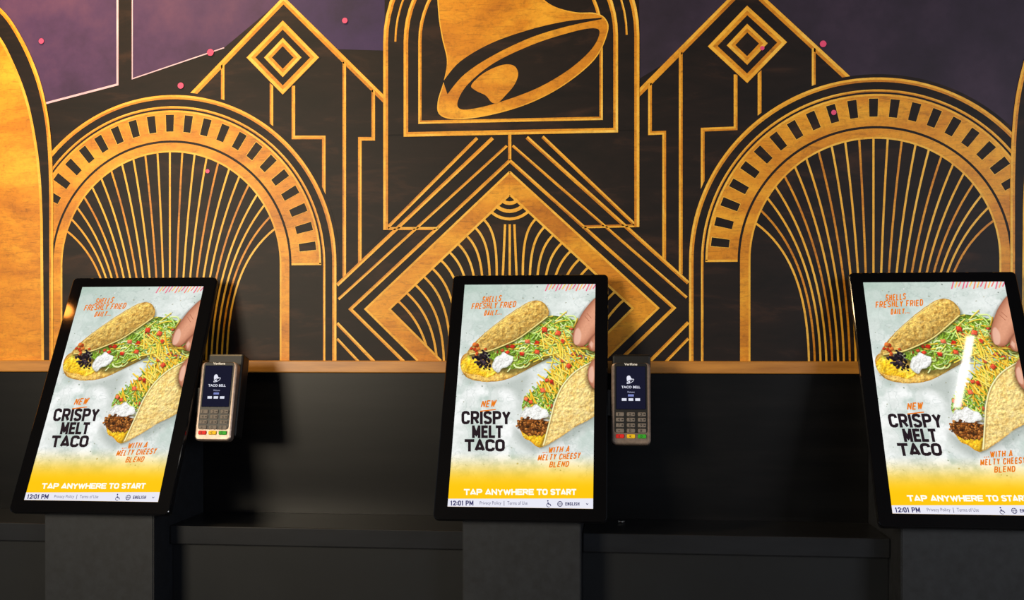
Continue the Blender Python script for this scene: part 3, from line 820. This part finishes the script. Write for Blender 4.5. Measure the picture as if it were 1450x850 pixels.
# ------------------------------------------------------------------ card terminal
TA = -math.radians(14.6)
def make_terminal(x, label):
    r = thing('card_terminal', (x, -.193, H-.182), label, 'card reader', 'card payment terminals', (TA, 0, 0))
    TW, TL = .073, .156
    def q(px, py): return ((px-893)*.00135, (628-py)*.001355)
    bm = bmesh.new(); rr_solid(bm, 0, TL/2, TW, TL, .009, [(0,.003),(.0015,.0008),(.004,0),(.016,0),(.024,.006)]); from_bm('body', bm, M['silver'], r)
    bm = bmesh.new(); rr_solid(bm, 0, .088, .062, .134, .006, [(-.0006,.001),(.0005,0),(.002,0)]); from_bm('front_panel', bm, M['black'], r)
    bm = bmesh.new(); box(bm, -.035, .038, .0245, .060, .012, .178, .004); box(bm, -.0432, -.0355, .006, .030, .055, .105, .001)
    from_bm('cradle', bm, M['black'], r)
    bm = bmesh.new(); c = q(893, 549); rr_solid(bm, c[0], c[1], .056, .083, .002, [(-.0012,.0004),(-.0004,0)])
    d = from_bm('display', bm, M['glass'], r)
    V = []; Fc = []; Cc = []
    def add(uv, faces, col, dy=-.0015):
        b = len(V)
        for a in uv: V.append((a[0], dy, a[1])); Cc.append((*lin(col), 1))
        Fc.extend([[b+i for i in f] for f in faces])
    def P(pts, col, dy=-.0015): add([q(*p) for p in pts], [list(range(len(pts)))], col, dy)
    def TX(t, x0, x1, y0, y1, col, bold=0, dy=-.0017):
        vs, fs = text_mesh(t, bold); add([q(x0+a*(x1-x0), y1-b*(y1-y0)) for a, b in vs], fs, col, dy)
    P([(873,519),(913,519),(913,579),(873,579)], (17,19,40), -.0014)
    Wt = (225,226,240)
    sq = lambda p: (887.3+(p[0]-622)*.042, 535.2+(p[1]+10)*.047)
    P([sq(p) for p in body], Wt, -.0017)
    P([sq(p) for p in mouth], (17,19,40), -.0019)
    P([sq(p) for p in cut], (17,19,40), -.0019)
    P([sq(p) for p in clap], Wt, -.0021)
    TX('TACO BELL', 880, 906, 546.5, 550, Wt, .02)
    TX('Welcome', 888, 898, 554, 556.5, (170,172,200))
    P([(889,558.5),(897,558.5),(897,561.5),(889,561.5)], (120,130,190))
    for x0 in (880.5, 889.7, 899): P([(x0,564),(x0+6.5,564),(x0+6.5,567.5),(x0,567.5)], (215,218,232))
    me = bpy.data.meshes.new('display_graphics'); me.from_pydata(V, [], Fc)
    at = me.color_attributes.new('Col', 'FLOAT_COLOR', 'POINT')
    for i, c in enumerate(Cc): at.data[i].color = c
    me.materials.append(M['art']); link('display_graphics', me, d)
    vs, fs = text_mesh('Verifone', .02)
    me = bpy.data.meshes.new('lettering'); me.from_pydata([(q(884+a*18, 517.5-b*3.6)[0], -.0014, q(884+a*18, 517.5-b*3.6)[1]) for a, b in vs], [], fs)
    me.materials.append(M['paper']); link('lettering', me, r)
    LV = []; LF = []
    for row in range(5):
        for colm in range(3):
            px = 878+colm*15; py = 586.5+row*7.6
            c = q(px, py); mat = 'keyc' if row < 4 else ('red','yel','grn')[colm]
            bm = bmesh.new(); rr_solid(bm, c[0], c[1], .0155, .0076, .002, [(-.0028,.0008),(-.002,0),(-.0006,0)], 3)
            ko = from_bm('key', bm, M[mat], r)
            if row == 4: ko['label'] = ('red cancel key','yellow clear key','green enter key')[colm]
            g = ('1','2','3','4','5','6','7','8','9','*','0','#','X','<','O')[row*3+colm]
            vs, fs = text_mesh(g, .01)
            cx = px-1.3 if row < 4 else px-1
            gw = 1.2 if g == '1' else 2.6; gh = 2.2 if g == '*' else 3.8
            b = len(LV)
            for a, e_ in vs:
                uv = q(cx-1.3+a*gw, py+1.9-e_*gh-(3.8-gh)*.5); LV.append((uv[0], -.0030, uv[1]))
            LF += [[b+i for i in f] for f in fs]
            if row < 3 and not (row == 0 and colm == 0):
                b = len(LV)
                for a, e_ in ((0,0),(1,0),(1,1),(0,1)):
                    uv = q(px+2+a*2.6, py+.8-e_*1.6); LV.append((uv[0], -.0030, uv[1]))
                LF.append([b,b+1,b+2,b+3])
    me = bpy.data.meshes.new('key_legend'); me.from_pydata(LV, [], LF); me.materials.append(M['ink']); link('key_legend', me, r)
    return r
term = make_terminal(KX[0]+.198, 'silver card terminal with keypad mounted right of the leftmost ordering screen')
t2 = copy_tree(term); t2.location.x = KX[1]+.198
t2['label'] = 'silver card terminal with keypad mounted right of the middle ordering screen'

# ------------------------------------------------------------------ small paper scrap on the ledge
p = hit(880, 741, Vector((0,0,ZL)), Vector((0,0,1)))
bm = bmesh.new()
g = [[bm.verts.new((-.006+.004*i, -.003+.003*j, .0006+.004*abs(math.sin(i*1.7+j)))) for i in range(4)] for j in range(3)]
for j in range(2):
    for i in range(3): bm.faces.new((g[j][i], g[j][i+1], g[j+1][i+1], g[j+1][i]))
bmesh.ops.solidify(bm, geom=bm.faces[:], thickness=.0005)
o = from_bm('paper_scrap', bm, M['paper']); o.location = (p.x, min(p.y,-.03), ZL)
tag(o, 'tiny crumpled white paper scrap lying on the black ledge beside the middle screen', 'scrap')

# ------------------------------------------------------------------ luminaires behind the camera (reflected in the glass)
def mirror_hit(px, py, kx, z):
    P = Vector((kx, -.291, 1.041)); q_ = hit(px, py, P, nn); v = (q_-CAM).normalized()
    r = v-2*v.dot(nn)*nn
    return q_+r*((z-q_.z)/r.z)
a = mirror_hit(1375, 478, KX[2], 2.95); b = mirror_hit(1356, 578, KX[2], 2.95)
mid = (a+b)/2; L = (b-a).length; ang = math.atan2((b-a).y, (b-a).x)
tl = thing('linear_ceiling_light', (mid.x, mid.y, 2.955), 'slim white linear light fixed to the ceiling behind the viewer', 'light', None, (0,0,ang))
bm = bmesh.new(); box(bm, -L/2-.02, L/2+.02, -.025, .025, .005, .0448, .003); from_bm('housing', bm, M['shellm'], tl)
bm = bmesh.new(); box(bm, -L/2, L/2, -.013, .013, -.002, .0048, .001); from_bm('diffuser', bm, M['tube'], tl)
c = mirror_hit(93, 440, KX[0], 2.6)
pl = thing('pendant_lamp', (c.x, c.y, 2.6), 'small warm pendant bulb hanging behind the viewer', 'lamp')
bm = bmesh.new(); bmesh.ops.create_uvsphere(bm, u_segments=20, v_segments=12, radius=.022); from_bm('bulb', bm, M['bulb'], pl, True)
bm = bmesh.new(); bmesh.ops.create_cone(bm, cap_ends=True, segments=16, radius1=.014, radius2=.010, depth=.05, matrix=Matrix.Translation((0,0,.045))); from_bm('socket', bm, M['black'], pl)
bm = bmesh.new(); bmesh.ops.create_cone(bm, cap_ends=True, segments=10, radius1=.003, radius2=.003, depth=.33, matrix=Matrix.Translation((0,0,.235))); from_bm('cord', bm, M['black'], pl)

# ------------------------------------------------------------------ lights
def area(name, loc, target, size, power, col):
    l = bpy.data.lights.new(name, 'AREA'); l.size = size; l.energy = power; l.color = col
    o = bpy.data.objects.new(name, l); C.objects.link(o); o.location = loc
    o.rotation_euler = (Vector(target)-Vector(loc)).to_track_quat('-Z', 'Y').to_euler()
area('warm_key', (-1.9, -3.3, 1.85), (-.6, 0, 1.85), .8, 88, (1, .86, .64))
area('cool_fill', (2.2, -3.2, 1.8), (.3, 0, 1.6), 1.0, 36, (.94, .95, 1))
area('warm_wash', (-1.12, -.62, 2.85), (-1.45, 0, 1.9), .3, 24, (1, .68, .34))
w = bpy.data.worlds.new('w'); sc.world = w; w.use_nodes = True
w.node_tree.nodes['Background'].inputs[0].default_value = (.75, .85, 1, 1)
w.node_tree.nodes['Background'].inputs[1].default_value = .14

# ------------------------------------------------------------------ camera
cd = bpy.data.cameras.new('camera'); cam = bpy.data.objects.new('camera', cd); C.objects.link(cam)
cam.location = CAM; cam.rotation_euler = (math.pi/2, 0, TH)
cd.sensor_width = 36; cd.lens = F/1450*36*ZOOM; cd.clip_start = .02
cd.shift_x = (ZX-725)/1450*ZOOM; cd.shift_y = (490-ZY)/1450*ZOOM
sc.camera = cam
